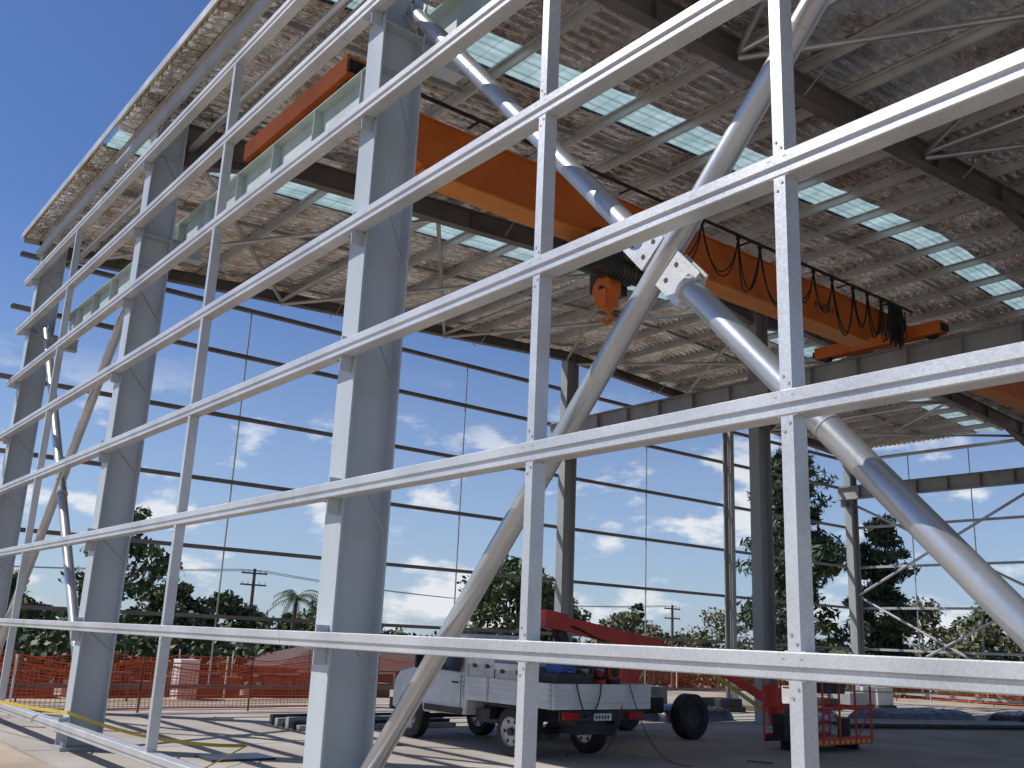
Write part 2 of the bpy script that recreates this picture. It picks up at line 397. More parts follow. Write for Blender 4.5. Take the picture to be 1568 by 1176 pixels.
for i,(a,d) in enumerate(gaps):
    gridmesh(np.array([3.78,XM,35.27]),np.arange(a-.02,d+.0201,(d-a+.04)/32),lambda A,B:roofn(A)+.035+.014*np.clip(np.sin(2*np.pi*B/.16)*2,-1,1),'skylight_sheet_%d'%i,'sky',bld,False)
ev=MB()
ev.box((3.655,YSTART,E0+.0),(3.69,YEND+.1,E0+.06),'yellow')
ev.box((3.64,YSTART,E0-.04),(3.652,YEND+.1,E0+.10),'steelsheet')
ev.box((3.95,YSTART,9.38),(4.015,YEND,9.55),'galv_dark')
for xa,xb in ((3.7,XM),(XM,35.3)):
    ev.ext([(-.01,-.10),(.01,-.10),(.01,.1),(-.01,.1)],(xa,YEND+.07,roof(xa)),(xb,YEND+.07,roof(xb)),Y,Z,'steelsheet')
ev.obj('eaves_trim',bld)
# ------------------------------------------------------------------ cranes
def crane(x0,x1,yc,hx,name,fest=True):
    root=empty(name,(0,0,0)); B=MB()
    def poly(y0,y1,pts,k):
        n=len(pts); vs=[(p[0],y0,p[1]) for p in pts]+[(p[0],y1,p[1]) for p in pts]
        B.add(vs,[tuple(range(n)),tuple(range(2*n-1,n-1,-1))]+[(i,(i+1)%n,n+(i+1)%n,n+i) for i in range(n)],k)
    xr=x1-.55
    pts=[(x0,8.28),(x0,8.56),(xr,8.56),(xr,8.28),(xr-.6,8.26),(xr-1.5,7.80),(x0+1.5,7.80),(x0+.7,8.26)]
    poly(yc-.17,yc+.17,pts,'orange')
    B.box((x0+1.4,yc-.22,7.765),(xr-1.4,yc+.22,7.798),'sunlitorange')
    B.box((x0+.1,yc-.20,8.562),(xr-.1,yc+.20,8.585),'orange')
    for x in np.arange(x0+2,xr-1.5,1.6): B.box((x,yc-.176,7.82),(x+.01,yc-.1701,8.54),'orange')
    for i,(xx,w_) in enumerate(((15.2,.10),(15.36,.05),(15.46,.11),(15.63,.09),(15.78,.05),(15.9,.12))): B.box((xx-18.95+x1,yc-.174,8.1),(xx-18.95+x1+w_,yc-.1705,8.22),'rust')
    B.obj('girder',root,bevel=.004)
    B=MB()
    for xe in (x0,x1):
        B.box((xe-.13,yc-.75,8.31),(xe+.13,yc+2.3,8.58),'orange')
        if xe==x1: B.box((xr,yc-.16,8.3),(x1-.131,yc+.16,8.54),'orange')
        for yy in (-.5,2.05):
            B.wheel((xe,yc+yy,8.37),.15,.1,(1,0,0),'dark')
        for yy in (-.78,2.33): B.box((xe-.12,yc+yy-.03,8.36),(xe+.12,yc+yy+.03,8.50),'black')
    B.obj('end_carriages',root,bevel=.006)
    B=MB()
    B.box((hx-.55,yc-.32,7.52),(hx+.55,yc-.24,7.86),'dgreen'); B.box((hx-.55,yc+.24,7.52),(hx+.55,yc+.32,7.86),'dgreen')
    B.tube((hx-.8,yc-.05,7.42),(hx+.45,yc-.05,7.42),.19,'dgreen',24); B.tube((hx+.45,yc-.05,7.42),(hx+.95,yc-.05,7.42),.14,'dark',20)
    for dx in np.arange(-.6,.4,.08): B.tube((hx+dx,yc-.05,7.42),(hx+dx+.03,yc-.05,7.42),.197,'dark',24)
    B.tube((hx-1.1,yc-.05,7.42),(hx-.8,yc-.05,7.42),.15,'dark',20)
    B.box((hx+.1,yc+.15,7.15),(hx+.6,yc+.5,7.55),'dark'); B.box((hx-.6,yc-.5,7.2),(hx-.15,yc-.28,7.6),'dark')
    for sx in (-.4,.4):
        for sy in (-.26,.26): B.wheel((hx+sx,yc+sy*.9,7.85),.08,.05,(0,1,0),'dark')
    for dx in (-.06,.06): B.tube((hx+dx,yc,7.4),(hx+dx,yc,7.1),.012,'dark',6)
    B.obj('hoist_trolley',root,auto=True)
    B=MB(); zk=7.06
    B.tube((hx-.11,yc,zk),(hx+.11,yc,zk),.21,'orange',24); B.box((hx-.14,yc-.12,zk-.28),(hx+.14,yc+.12,zk-.02),'orange')
    B.tube((hx-.135,yc,zk),(hx+.135,yc,zk),.05,'dark',12)
    hk=[Vector((hx,yc,zk-.28)),Vector((hx,yc,zk-.34))]+[Vector((hx+.10*math.sin(t),yc,zk-.44+.10*math.cos(t))) for t in np.linspace(0.1,4.4,14)]
    B.path(hk,.035,'orange',8)
    B.obj('hook_block',root,auto=True)
    if fest:
        B=MB(); yt=yc-.45; zt=8.68
        B.box((x0+.3,yt-.02,zt-.02),(xr-.1,yt+.02,zt+.02),'dark')
        for x in np.arange(x0+.6,xr,1.5): B.box((x,yt+.02,zt-.01),(x+.04,yc-.17,zt+.01),'dark')
        h0=x0+5.04
        xsn=[h0+1.0,h0+1.75,h0+2.7,h0+3.3,h0+4.4,h0+4.9,h0+5.5,h0+6.2,h0+6.7,h0+7.2]+list(np.linspace(h0+7.5,h0+7.95,7))
        for a,c in zip(xsn[:-1],xsn[1:]):
            L=c-a; dep=.62+random.random()*.38 if L>.3 else .8
            for off in (-.02,.025):
                sk_=random.uniform(-.08,.08)
                pts=[Vector((a+L*t+off+sk_*math.sin(math.pi*t),yt+off+.05*math.sin(math.pi*t)*random.uniform(.6,1),zt-.06-(dep+off)*(1-(2*t-1)**2)**.75)) for t in np.linspace(0,1,14)]
                B.path(pts,.014,'black',5)
            B.box((a-.03,yt-.03,zt-.09),(a+.03,yt+.03,zt-.02),'black')
        for k in range(12):
            a=h0+7.45+random.uniform(0,.4); pts=[Vector((a+.18*t,yt+random.uniform(-.06,.06),zt-.1-.7*(1-(2*t-1)**2)**.6)) for t in np.linspace(0,1,10)]; B.path(pts,.014,'black',5)
        B.obj('festoon_cables',root,auto=True)
    return root
crane(4.86,18.95,10.35,9.9,'overhead_bridge_crane')
crane(20.05,34.25,10.35,30.5,'overhead_bridge_crane.001')
# ------------------------------------------------------------------ ground
def gz(x,y):
    d=np.maximum(np.maximum(y-30,x-42),np.maximum(-x-25,-y-25)); return -1.6*np.clip(d/14,0,1)-.02
xs_=np.concatenate([[-900,-500,-250,-120,-60],np.arange(-40,80,1.0),[90,120,200,400,900]])
ys_=np.concatenate([[-600,-300,-100,-50],np.arange(-30,75,1.0),[90,120,200,400,1200]])
def gzz(A,B):
    z=gz(A,B); inn=(A>3.2)&(A<36)&(B<23)&(B>-8)
    n=.03*np.sin(A*1.7+B*.6)*np.sin(B*1.3-A*.4)
    return np.where(inn,-.03,z+n*.5-.02)
gridmesh(xs_,ys_,gzz,'ground','dirt',None)
fl=MB(); fl.box((3.55,-7.6,-.25),(35.5,22.6,0.0),'concrete'); fl.obj('concrete_floor')
jt=MB()
for y in YS[1:]: jt.box((3.56,y-.004,.001),(35.4,y+.004,.003),'dark')
for x in (11.9,19.5,27.1): jt.box((x-.004,-7.5,.0012),(x+.004,22.5,.0032),'dark')
jt.obj('floor_joints')
# ------------------------------------------------------------------ ute truck
def truck():
    root=empty('tray_truck',(10.62,12.15,0))
    def half(z): return .84 if z<=1.12 else .84-.15*(z-1.12)/.64
    B=MB()
    prof=[(1.22,.50),(1.22,1.60),(1.30,1.72),(1.45,1.76),(2.15,1.755),(2.35,1.68),(2.82,1.18),(3.28,1.08),(3.44,.97),(3.50,.80),(3.50,.48),(3.2,.44)]
    n=len(prof); cols=[-1,-.93,0,.93,1]; vs=[]
    for c in cols:
        for (y,z) in prof:
            zz=z+(.02 if abs(c)<1 and z>1.0 else 0)
            vs.append((c*half(z),y-(.06 if abs(c)==1 and y>3.4 else 0),zz))
    fs=[]
    for j in range(4):
        for i in range(n): fs.append((j*n+i,j*n+(i+1)%n,(j+1)*n+(i+1)%n,(j+1)*n+i))
    fs+= [tuple(range(n-1,-1,-1)),tuple(range(4*n,5*n))]
    B.add(vs,fs,'white')
    B.obj('cab',root,bevel=.03,auto=True)
    B=MB()
    for sg in (-1,1):
        def sp(pts,k,o=.006): 
            vs=[(sg*(half(z)+o),y,z) for y,z in pts]; B.add(vs,[tuple(range(len(pts)))],k)
        sp([(1.42,1.16),(1.42,1.60),(1.50,1.64),(2.18,1.64),(2.58,1.19)],'glass')
        pts=[(2.85+.43*math.cos(t),.36+.43*math.sin(t)) for t in np.linspace(0.1,math.pi-.1,14)]
        sp(pts,'black',.004)
        for (a,c) in (((1.36,.52),(1.36,1.66)),((2.6,.80),(2.6,1.12))):
            B.box((min(sg*.841,sg*.847),a[0]-.006,a[1]),(max(sg*.841,sg*.847),a[0]+.006,min(c[1],1.12)),'dark')
        B.box((min(sg*.842,sg*.87),1.45,.98),(max(sg*.842,sg*.87),1.6,1.01),'dark')
        B.box((min(sg*.85,sg*1.04),2.42,1.18),(max(sg*.85,sg*1.04),2.48,1.40),'black')
        B.box((min(sg*.842,sg*.855),1.3,.50),(max(sg*.842,sg*.855),2.4,.60),'dark')
    B.add([(-.62,2.40,1.655),(.62,2.40,1.655),(.70,2.78,1.255),(-.70,2.78,1.255)],[(0,1,2,3)],'glass')
    B.add([(-.58,1.212,1.22),(.58,1.212,1.22),(.55,1.212,1.58),(-.55,1.212,1.58)],[(0,3,2,1)],'glass')
    B.box((-.8,3.48,.42),(.8,3.60,.62),'dark')
    B.box((-.72,3.495,.76),(-.45,3.515,.9),'alu'); B.box((.45,3.495,.76),(.72,3.515,.9),'alu')
    B.obj('windows_and_trim',root)
    B=MB()
    for sx in (-.45,.38): B.box((sx,-1.0,.52),(sx+.08,3.3,.66),'dark')
    B.tube((-.75,0,.36),(.75,0,.36),.05,'dark'); B.tube((-.75,2.85,.36),(.75,2.85,.36),.04,'dark'); B.tube((0,-.01,.36),(.0,0.01,.36),.16,'dark')
    B.box((-.7,.5,.42),(-.3,1.1,.62),'dark'); B.box((-.3,-.9,.38),(.3,-.5,.58),'dark')
    B.obj('chassis',root)
    for i,(sx,yy) in enumerate(((-.76,0),(.76,0),(-.74,2.85),(.74,2.85))):
        B=MB(); B.wheel((sx,yy,.36),.36,.22,(1,0,0),'alu')
        B.tube((sx-.12,yy,.36),(sx+.12,yy,.36),.06,'dark',10)
        for t in range(6):
            a=t*math.pi/3; B.box((sx-.083,yy+.16*math.cos(a)-.025,.36+.16*math.sin(a)-.025),(sx+.083,yy+.16*math.cos(a)+.025,.36+.16*math.sin(a)+.025),'dark')
        B.obj('wheel_%d'%(i+1),root,auto=True)
    B=MB()
    y0,y1=-1.15,1.12; w=1.0
    B.box((-w,y0,.76),(w,y1,.84),'white')
    for sg in (-1,1):
        xa,xb=sorted((sg*w,sg*(w-.03)))
        B.box((xa,y0+.002,.842),(xb,y1,1.12),'white')
        xa,xb=sorted((sg*(w+.002),sg*(w+.012)))
        for zz in (.86,.94,1.02,1.09): B.box((xa,y0+.02,zz),(xb,y1-.02,zz+.018),'white')
        for yy in (-1.1,-.35,.4,1.05): B.box((xa,yy,.77),(xb+.006*(sg>0),yy+.05,1.12),'alu')
        xa,xb=sorted((sg*.62,sg*.93))
        B.box((xa,-.42,.70),(xb,.42,.74),'black')
        B.box((xa,-.48,.30),(xb,-.46,.70),'black'); B.box((xa,.44,.5),(xb,.46,.70),'black')
    B.box((-w+.03,y0-.002,.842),(w-.03,y0+.028,1.12),'white')
    for zz in (.86,.94,1.02,1.09): B.box((-w+.04,y0-.014,zz),(w-.04,y0-.003,zz+.018),'white')
    for sx in (-.9,-.45,0,.45,.9): B.tube((sx,1.10,.84),(sx,1.10,1.66),.02,'alu',8)
    for zz in (1.25,1.5,1.66): B.tube((-.9,1.10,zz),(.9,1.10,zz),.02,'alu',8)
    B.box((-.85,-1.12,.60),(.85,-1.09,.74),'dark')
    for sg in (-1,1):
        xa,xb=sorted((sg*.82,sg*.52)); B.box((xa,-1.17,.62),(xb,-1.12,.72),'taillight')
    B.box((-.18,-1.13,.60),(.18,-1.121,.70),'white')
    for k in range(5): B.box((-.15+.06*k,-1.134,.625),(-.115+.06*k,-1.1305,.675),'dark')
    B.obj('tray',root,bevel=.004)
    B=MB()
    B.box((-.95,.35,.86),(-.35,1.02,1.40),'alu'); B.box((-.95,-.45,.86),(-.40,.32,1.34),'alu')
    for (ya,yb,zz) in ((.35,1.02,1.40),(-.45,.32,1.34)):
        B.box((-.965,ya-.01,zz-.09),(-.952,yb+.01,zz+.01),'white')
        for k in (.25,.75): yy=ya+(yb-ya)*k; B.box((-.975,yy-.04,zz-.14),(-.966,yy+.04,zz-.08),'dark')
    B.box((.3,.2,.86),(.88,1.02,1.40),'white'); B.box((-.1,-.2,.86),(.5,.15,1.3),'dark')
    B.tube((.6,-.7,.86),(.6,-.7,1.42),.14,'dark',16); B.tube((.25,-.75,.86),(.25,-.75,1.3),.12,'red',16); B.tube((.6,-.7,1.42),(.6,-.7,1.5),.05,'dark',12)
    B.box((-.8,-1.0,.86),(-.1,-.55,1.26),'dark'); B.box((-.7,-.95,1.262),(-.4,-.6,1.40),'blue'); B.box((-.3,-.5,.86),(.1,-.25,1.42),'yellow')
    for k in range(6): B.box((-.3+.15*k,-.95+.05*k,1.0),(-.22+.15*k,-.3,1.29+.04*(k%3)),('timber','alu','dark')[k%3])
    for i in range(12):
        a=random.uniform(-.8,.3); B.tube((a,-1.0,1.18+random.random()*.15),(a+.4,1.0,1.25+random.random()*.28),.012,('timber','galv_dark','dark')[i%3],6)
    for j in range(3):
        cxx,cyy,cz=-.2+.3*j,-.98,1.32
        for k in range(3):
            B.path([Vector((cxx+(.13+.01*k)*math.cos(t),cyy+.03*k,cz+(.12+.01*k)*math.sin(t))) for t in np.linspace(0,6.28,16)],.012,('rust','black','fence')[j],5)
    B.path([Vector((.5-.35*t,-.9-.28*math.sin(t*3),1.25-1.2*t)) for t in np.linspace(0,1,12)],.010,'rust',6)
    B.path([Vector((.5+.4*t,-1.18-.9*t,.03+1.1*(1-t)**3)) for t in np.linspace(0,1,14)],.010,'rust',6)
    B.path([Vector((-.6+.5*t,-1.18-.03*math.sin(9*t),1.15-.5*max(0,math.sin(3.14*t))**.7)) for t in np.linspace(0,1,14)],.012,'black',6)
    B.obj('toolboxes_and_load',root,bevel=.004)
truck()
# ------------------------------------------------------------------ boom lift
def boomlift():
    root=empty('boom_lift',(0,0,0)); B=MB()
    cx,cy=13.6,14.2
    B.box((cx-1.2,cy-.55,.45),(cx+1.2,cy+.55,.75),'dark')
    B.box((cx-1.9,cy-.75,.8),(cx+.3,cy+.75,1.30),'red'); B.box((cx-2.1,cy-.7,.82),(cx-1.905,cy+.7,1.4),'dark')
    B.box((cx-.9,cy-.78,1.0),(cx-.2,cy-.752,1.2),'white')
    B.obj('chassis_and_turret',root,bevel=.03)
    for i,(a,c) in enumerate(((-1.1,-.9),(1.55,-.9),(-1.1,.9),(1.55,.9))):
        B=MB(); B.wheel((cx+a,cy+c,.42),.42,.32,(0,1,0),'dark'); B.obj('wheel_%d'%(i+1),root,auto=True)
    def beam(p0,p1,h,w,k,B):
        p0=Vector(p0);p1=Vector(p1);d=(p1-p0).normalized(); s=d.cross(Z).normalized(); u=s.cross(d)
        B.ext([(-w/2,-h/2),(w/2,-h/2),(w/2,h/2),(-w/2,h/2)],p0,p1,s,u,k)
    B=MB()
    beam((cx-1.75,cy-.3,2.10),(cx+1.1,cy-.5,1.70),.26,.22,'red',B)
    beam((cx+1.1,cy-.5,1.70),(cx+2.2,cy-1.2,1.35),.18,.16,'red',B)
    beam((cx-1.0,cy-.3,1.2),(cx-1.4,cy-.3,1.95),.2,.18,'dark',B)
    beam((cx-1.80,cy-.29,2.12),(cx-1.30,cy-.33,2.05),.32,.28,'red',B)
    beam((cx+2.0,cy-1.1,1.4),(cx+2.45,cy-2.2,.75),.16,.15,'red',B)
    beam((cx+1.85,cy-1.2,1.25),(cx+2.2,cy-2.2,.6),.07,.07,'yellow',B)
    beam((cx+2.45,cy-2.15,1.1),(cx+2.45,cy-2.35,.25),.22,.2,'red',B)
    B.path([Vector((cx-1.2+3.0*t,cy-.48,2.0-.42*t-.12*math.sin(6.28*t)**2)) for t in np.linspace(0,1,14)],.02,'black',6)
    B.obj('boom',root,bevel=.01)
    B=MB(); x0,x1,y0,y1=15.3,17.35,10.75,11.65
    B.box((x0,y0,.16),(x1,y1,.20),'dark')
    for a in range(0,12): B.box((x0+a*(x1-x0)/12,y0-.014,.14),(x0+(a+.5)*(x1-x0)/12,y0-.006,.20),'yellow')
    B.box((x0,y0-.006,.12),(x1,y0+.0,.26),'red'); B.box((x0,y1,.12),(x1,y1+.006,.26),'red')
    for z in (.75,1.25):
        for (a,c) in (((x0,y0),(x1,y0)),((x1,y0),(x1,y1)),((x1,y1),(x0,y1)),((x0,y1),(x0,y0))): B.tube((*a,z),(*c,z),.024,'red',10)
    for x in np.linspace(x0,x1,5):
        for y in (y0,y1): B.tube((x,y,.15),(x,y,1.25),.021,'red',10)
    for y in (y0,y1):
        B.tube((x0+.5,y,.2),(x0,y,.75),.015,'red',8)
        B.tube((x1-.5,y,.2),(x1,y,.75),.015,'red',8)
    B.box((x0+.7,y0+.05,1.0),(x0+1.3,y0+.25,1.28),'dark'); B.box((x0+.2,y1-.3,.2),(x0+.5,y1-.05,.6),'dark')
    B.tube((x0+1.6,y0+.3,.21),(x0+1.6,y0+.3,.55),.12,'dark',14)
    for x in (x0+.2,x1-.2): B.box((x,y0+.2,0),(x+.08,y1-.2,.16),'dark')
    B.obj('basket',root,auto=True)
boomlift()
# ------------------------------------------------------------------ fences
def meshfence(name,pts,h=1.0,post=2.4,step=.09,zo=0.0):
    root=empty(name); B=MB(); P=MB()
    for a,c in zip(pts[:-1],pts[1:]):
        a=Vector((*a,0));c=Vector((*c,0)); L=(c-a).length; d=(c-a)/L; nn=Vector((-d.y,d.x,0)); n=int(L/step)
        def top(t): return h-.12*abs(math.sin(math.pi*t*L/post))-.05*math.sin(t*L*1.9)
        def off(t,z): return nn*(.05*math.sin(t*L*2.3+z*2))
        def pt(t,fz):
            q=a+d*(L*t); z=.08+(top(t)-.08)*fz; return q+off(t,z)+Z*(z+zo)
        rows=11
        N=max(2,n//3)
        for j in range(rows+1):
            fz=j/rows; w=.0055 if 0<j<rows else .016
            for i in range(N):
                p0=pt(i/N,fz);p1=pt((i+1)/N,fz)
                B.add([p0-Z*w,p1-Z*w,p1+Z*w,p0+Z*w],[(0,1,2,3)],'fence')
        for i in range(n+1):
            t=i/n; p=[pt(t,f) for f in (0,.33,.66,1)]
            for u,v in zip(p[:-1],p[1:]):
                B.add([u-d*.0055,u+d*.0055,v+d*.0055,v-d*.0055],[(0,1,2,3)],'fence')
        k=int(L/post)
        for i in range(k+1):
            q=a+d*min(L,i*post); P.tube(q+Z*(zo-.1),q+Z*(h+.12+zo),.022,'rust' if i%3 else 'white',8)
    B.obj('mesh',root); P.obj('posts',root)
meshfence('orange_mesh_fence',[(-3.5,19.9),(4.5,20.3),(12.5,20.8)],h=.95)
meshfence('orange_mesh_fence.001',[(-4,27.5),(12,28.0),(30,27.0),(40,22.0),(44,6)],h=.95)
meshfence('orange_mesh_fence.002',[(-5,22.8),(3,23.8),(13,24.2)],h=.9)
S=MB()
for i in range(5):
    x=4.5+i*2.3; S.box((x,25.2,-.05),(x+2.0,25.7,.22+.12*(i%3)),'rust' if i%2 else 'brick')
    S.box((x+.2,25.25,.47),(x+1.5,25.65,.55),'rust')
    for dx in (.3,1.3): S.box((x+dx,25.3,.1),(x+dx+.1,25.6,.468),'timber')
S.box((9.2,24.6,-.05),(9.7,25.1,.9),'white')
S.obj('brick_pallets',bevel=.01)
T=MB()
def tape(pts,w=.05,k='yellow',sagf=.12):
    for a,c in zip(pts[:-1],pts[1:]):
        a=Vector(a);c=Vector(c);N=14;pr=None
        for i in range(N+1):
            t=i/N; q=a.lerp(c,t)-Z*(sagf*4*t*(1-t)); 
            if pr is not None: T.add([pr-Z*w/2,q-Z*w/2,q+Z*w/2,pr+Z*w/2],[(0,1,2,3)],k)
            pr=q
tape([(2.9,21.5,.75),(3.98,14.6,.50),(6.0,13.2,.16)],.045); tape([(6.0,13.2,.16),(4.6,11.6,.03)],.02,'yellow',0)
tape([(19.9,14.6,.9),(34.4,14.6,.9)],.04)
T.obj('caution_tape')
S=MB()
for i in range(6):
    y=16.4+.22*i; S.box((8.4,y,.01),(11.8,y+.12,.09+.05*(i%3)),'dark' if i%2 else 'galv_dark')
S.obj('steel_section_stack',bevel=.004)
S=MB()
S.box((5.4,12.9,.004),(6.3,13.5,.03),'tarp'); S.box((4.6,11.6,.004),(4.72,13.9,.03),'timber'); S.box((5.0,11.3,.004),(6.6,11.4,.04),'timber')
for i in range(26):
    a=random.uniform(4.6,14); c=random.uniform(8,19); t=random.uniform(0,3); l=random.uniform(.1,.5)
    S.tube((a,c,.012),(a+l*math.cos(t),c+l*math.sin(t),.012),.011,'timber',5)
S.obj('timber_offcuts')
def pile(name,cx,cy,L,W,H,k,seed,rot=0):
    rs=np.random.RandomState(seed); n=70; m=36
    u=np.linspace(-1,1,n); v=np.linspace(-1,1,m); U,V=np.meshgrid(u,v,indexing='ij')
    prof=np.clip((1-np.abs(U)**10),0,1)**.4*np.clip((1-np.abs(V)**8),0,1)**.5
    nz=sum(np.sin(U*a+V*b+c)*.5/ (i+1) for i,(a,b,c) in enumerate(rs.uniform(-6,6,(4,3))))
    fold=sum(1-np.abs(np.sin(U*a+V*b+c)) for (a,b,c) in rs.uniform(-12,12,(3,3)))/3
    Zs=H*prof*(.85+.10*nz+.16*fold)+.005
    Xs=U*L/2*(1+.03*nz);Ys=V*W/2*(1+.05*nz)
    c,s=math.cos(rot),math.sin(rot)
    Vv=np.stack([cx+Xs*c-Ys*s,cy+Xs*s+Ys*c,np.maximum(Zs,.004)],-1).reshape(-1,3); idx=np.arange(n*m).reshape(n,m)
    F=np.stack([idx[:-1,:-1],idx[1:,:-1],idx[1:,1:],idx[:-1,1:]],-1).reshape(-1,4)
    me=bpy.data.meshes.new(name); me.from_pydata(Vv.tolist(),[],F.tolist()); me.update(); me.materials.append(M[k])
    me.polygons.foreach_set('use_smooth',[True]*len(me.polygons))
    o=bpy.data.objects.new(name,me); scene.collection.objects.link(o)
pile('tarpaulin_covered_pile',19.0,16.9,2.6,1.3,.34,'tarp',1,.1)
pile('tarpaulin_covered_pile.001',26.2,14.9,4.0,1.4,.36,'greytarp',2,-.1)
pile('tarpaulin_covered_pile.002',29.8,13.2,3.8,1.4,.38,'tarp',3,.05)
pile('tarpaulin_covered_pile.003',22.6,15.9,2.2,1.2,.32,'tarp',6,.3)
S=MB()
for i in range(7): S.tube((21.5+.1*i,14.0+.14*i,.07+.05*(i%2)),(28.5,12.0+.14*i,.07+.05*(i%2)),.05,'galv_dark' if i%2 else 'dark',10)
S.obj('pipe_bundle')
S=MB()
for i in range(4):
    x=17.4+i*.9; S.box((x,19.0,0),(x+.7,19.8,.13),'timber'); S.box((x+.03,19.03,.132),(x+.67,19.77,.5+.15*(i%2)),'greytarp' if i%2 else 'white')
for i in range(6):
    x=22.5+i*1.6; S.box((x,18.6,0),(x+1.1,19.5,.13),'timber'); S.box((x+.05,18.65,.132),(x+1.0,19.4,.35+.17*(i%3)),('dark','galv_dark','white')[i%3])
S.obj('pallets_of_materials',bevel=.01)
# ------------------------------------------------------------------ vegetation
def tree(name,x,y,z,H,W,base,clumps,lpc,ls,lk,seed,pine=False,bare=False):
    rs=np.random.RandomState(seed); root=empty(name,(x,y,z)); B=MB()
    tr=max(.06,H*.018)
    k=5; pts=[Vector((rs.uniform(-.03,.03)*H*(i>0),rs.uniform(-.03,.03)*H*(i>0),H*.92*i/k)) for i in range(k+1)]
    for i in range(k): B.tube(pts[i],pts[i+1],tr*(1-i/(k+.3)),'bark',8,tr*(1-(i+1)/(k+.3)))
    cs=[]
    for c in range(clumps):
        t=rs.uniform(0,1)**.85
        h=base+(H-base)*t
        if pine: rad=W/2*(1-.75*t)*(.55+.5*math.sin(t*19+seed))+.25
        else: rad=W/2*math.sqrt(max(.05,1-(2*t-.85)**2*.9))
        a=rs.uniform(0,2*math.pi); rr=rad*math.sqrt(rs.uniform(.08,1))
        q=Vector((rr*math.cos(a),rr*math.sin(a),h)); cs.append(q)
        ft=min(.98,max(.15,(h-(.15 if pine else .4)*rr)/H*.95)); j=min(k-1,int(ft*k/.92)); st=pts[j].lerp(pts[j+1],max(0,min(1,ft*k/.92-j)))
        if c%2==0 or bare:
            mid=(st+q)/2+Vector((0,0,-.05*rr if pine else .1*rr))
            B.tube(st,mid,tr*.28,'bark',5,tr*.18); B.tube(mid,q,tr*.18,'bark',5,tr*.06)
    B.obj('trunk_and_limbs',root)
    cr=np.array([[q.x,q.y,q.z] for q in cs]); n=clumps*lpc
    csz=(W*.11 if not pine else W*.085)*rs.uniform(.6,1.5,clumps)
    C=np.repeat(cr,lpc,0); sz=np.repeat(csz,lpc)[:,None]
    off=rs.normal(0,1,(n,3)); off/= (np.linalg.norm(off,axis=1,keepdims=True)+1e-6); off*=rs.uniform(.15,1,(n,1))**.5
    off*=sz*np.array([1.25,1.25,.6 if pine else .8])
    P=C+off
    a=rs.normal(0,1,(n,3)); a/=np.linalg.norm(a,axis=1,keepdims=True); bb=rs.normal(0,1,(n,3)); bb=np.cross(a,bb); bb/=np.linalg.norm(bb,axis=1,keepdims=True)
    s=ls*rs.uniform(.6,1.4,(n,1)); a=a*s; bb=bb*s*(.28 if pine else .55)
    V=np.stack([P-a,P+bb,P+a,P-bb],1).reshape(-1,3); F=np.arange(4*n).reshape(n,4)
    me=bpy.data.meshes.new('foliage'); me.from_pydata(V.tolist(),[],F.tolist()); me.update(); me.materials.append(M[lk])
    o=bpy.data.objects.new('foliage',me); scene.collection.objects.link(o); o.parent=root
g0=-1.62
tree('pine_tree',45.3,32.2,g0,14.0,8.4,3.0,120,110,.24,'pineleaf',11,True)
tree('pine_tree.001',49.6,29.6,g0,10.6,6.4,1.5,90,100,.23,'pineleaf',12,True)
tree('pine_tree.002',52.5,38.5,g0,11.5,6.5,2.0,70,90,.25,'pineleaf',13,True)
tree('broadleaf_tree',33.4,41.9,g0,7.4,6.0,1.5,75,120,.15,'leaf',21)
tree('broadleaf_tree.001',36.8,42.5,g0,6.2,4.6,1.5,45,110,.15,'leaf',22)
tree('broadleaf_tree.002',17.0,55.5,g0,9.2,5.0,4.0,36,80,.19,'leaf',23)
tree('broadleaf_tree.003',15.6,44.0,g0,5.0,4.0,1.5,50,100,.15,'shrub',24)
tree('broadleaf_tree.004',8.6,46.0,g0,5.4,4.2,2.0,40,80,.17,'leaf',25)
tree('broadleaf_tree.005',19.2,46.5,g0,4.8,3.6,1.0,45,100,.15,'shrub',26)
tree('broadleaf_tree.006',43.8,43.5,g0,5.0,5.2,1.0,60,70,.14,'olive',27)
tree('broadleaf_tree.007',46.5,38.6,g0,5.4,4.8,1.0,50,34,.12,'olive',28,False,True)
tree('broadleaf_tree.008',56.0,31.0,g0,6.4,5.2,1.2,50,50,.15,'olive',29,False,True)
tree('broadleaf_tree.009',58.0,27.5,g0,6.2,5.6,.8,60,80,.17,'shrub',30)
tree('broadleaf_tree.010',50.0,24.2,g0,4.8,5.0,.5,60,80,.14,'olive',31)
tree('broadleaf_tree.011',53.0,20.0,g0,6.4,6.4,.5,70,80,.15,'olive',32)
tree('broadleaf_tree.012',30.0,55.0,g0,5.2,4.6,1.5,45,80,.17,'leaf',33)
tree('broadleaf_tree.013',49.0,19.0,g0,5.6,6.0,.3,80,80,.14,'shrub',35)
tree('cypress_tree',53.0,51.5,g0,6.3,1.3,.5,40,80,.14,'pineleaf',34,True)
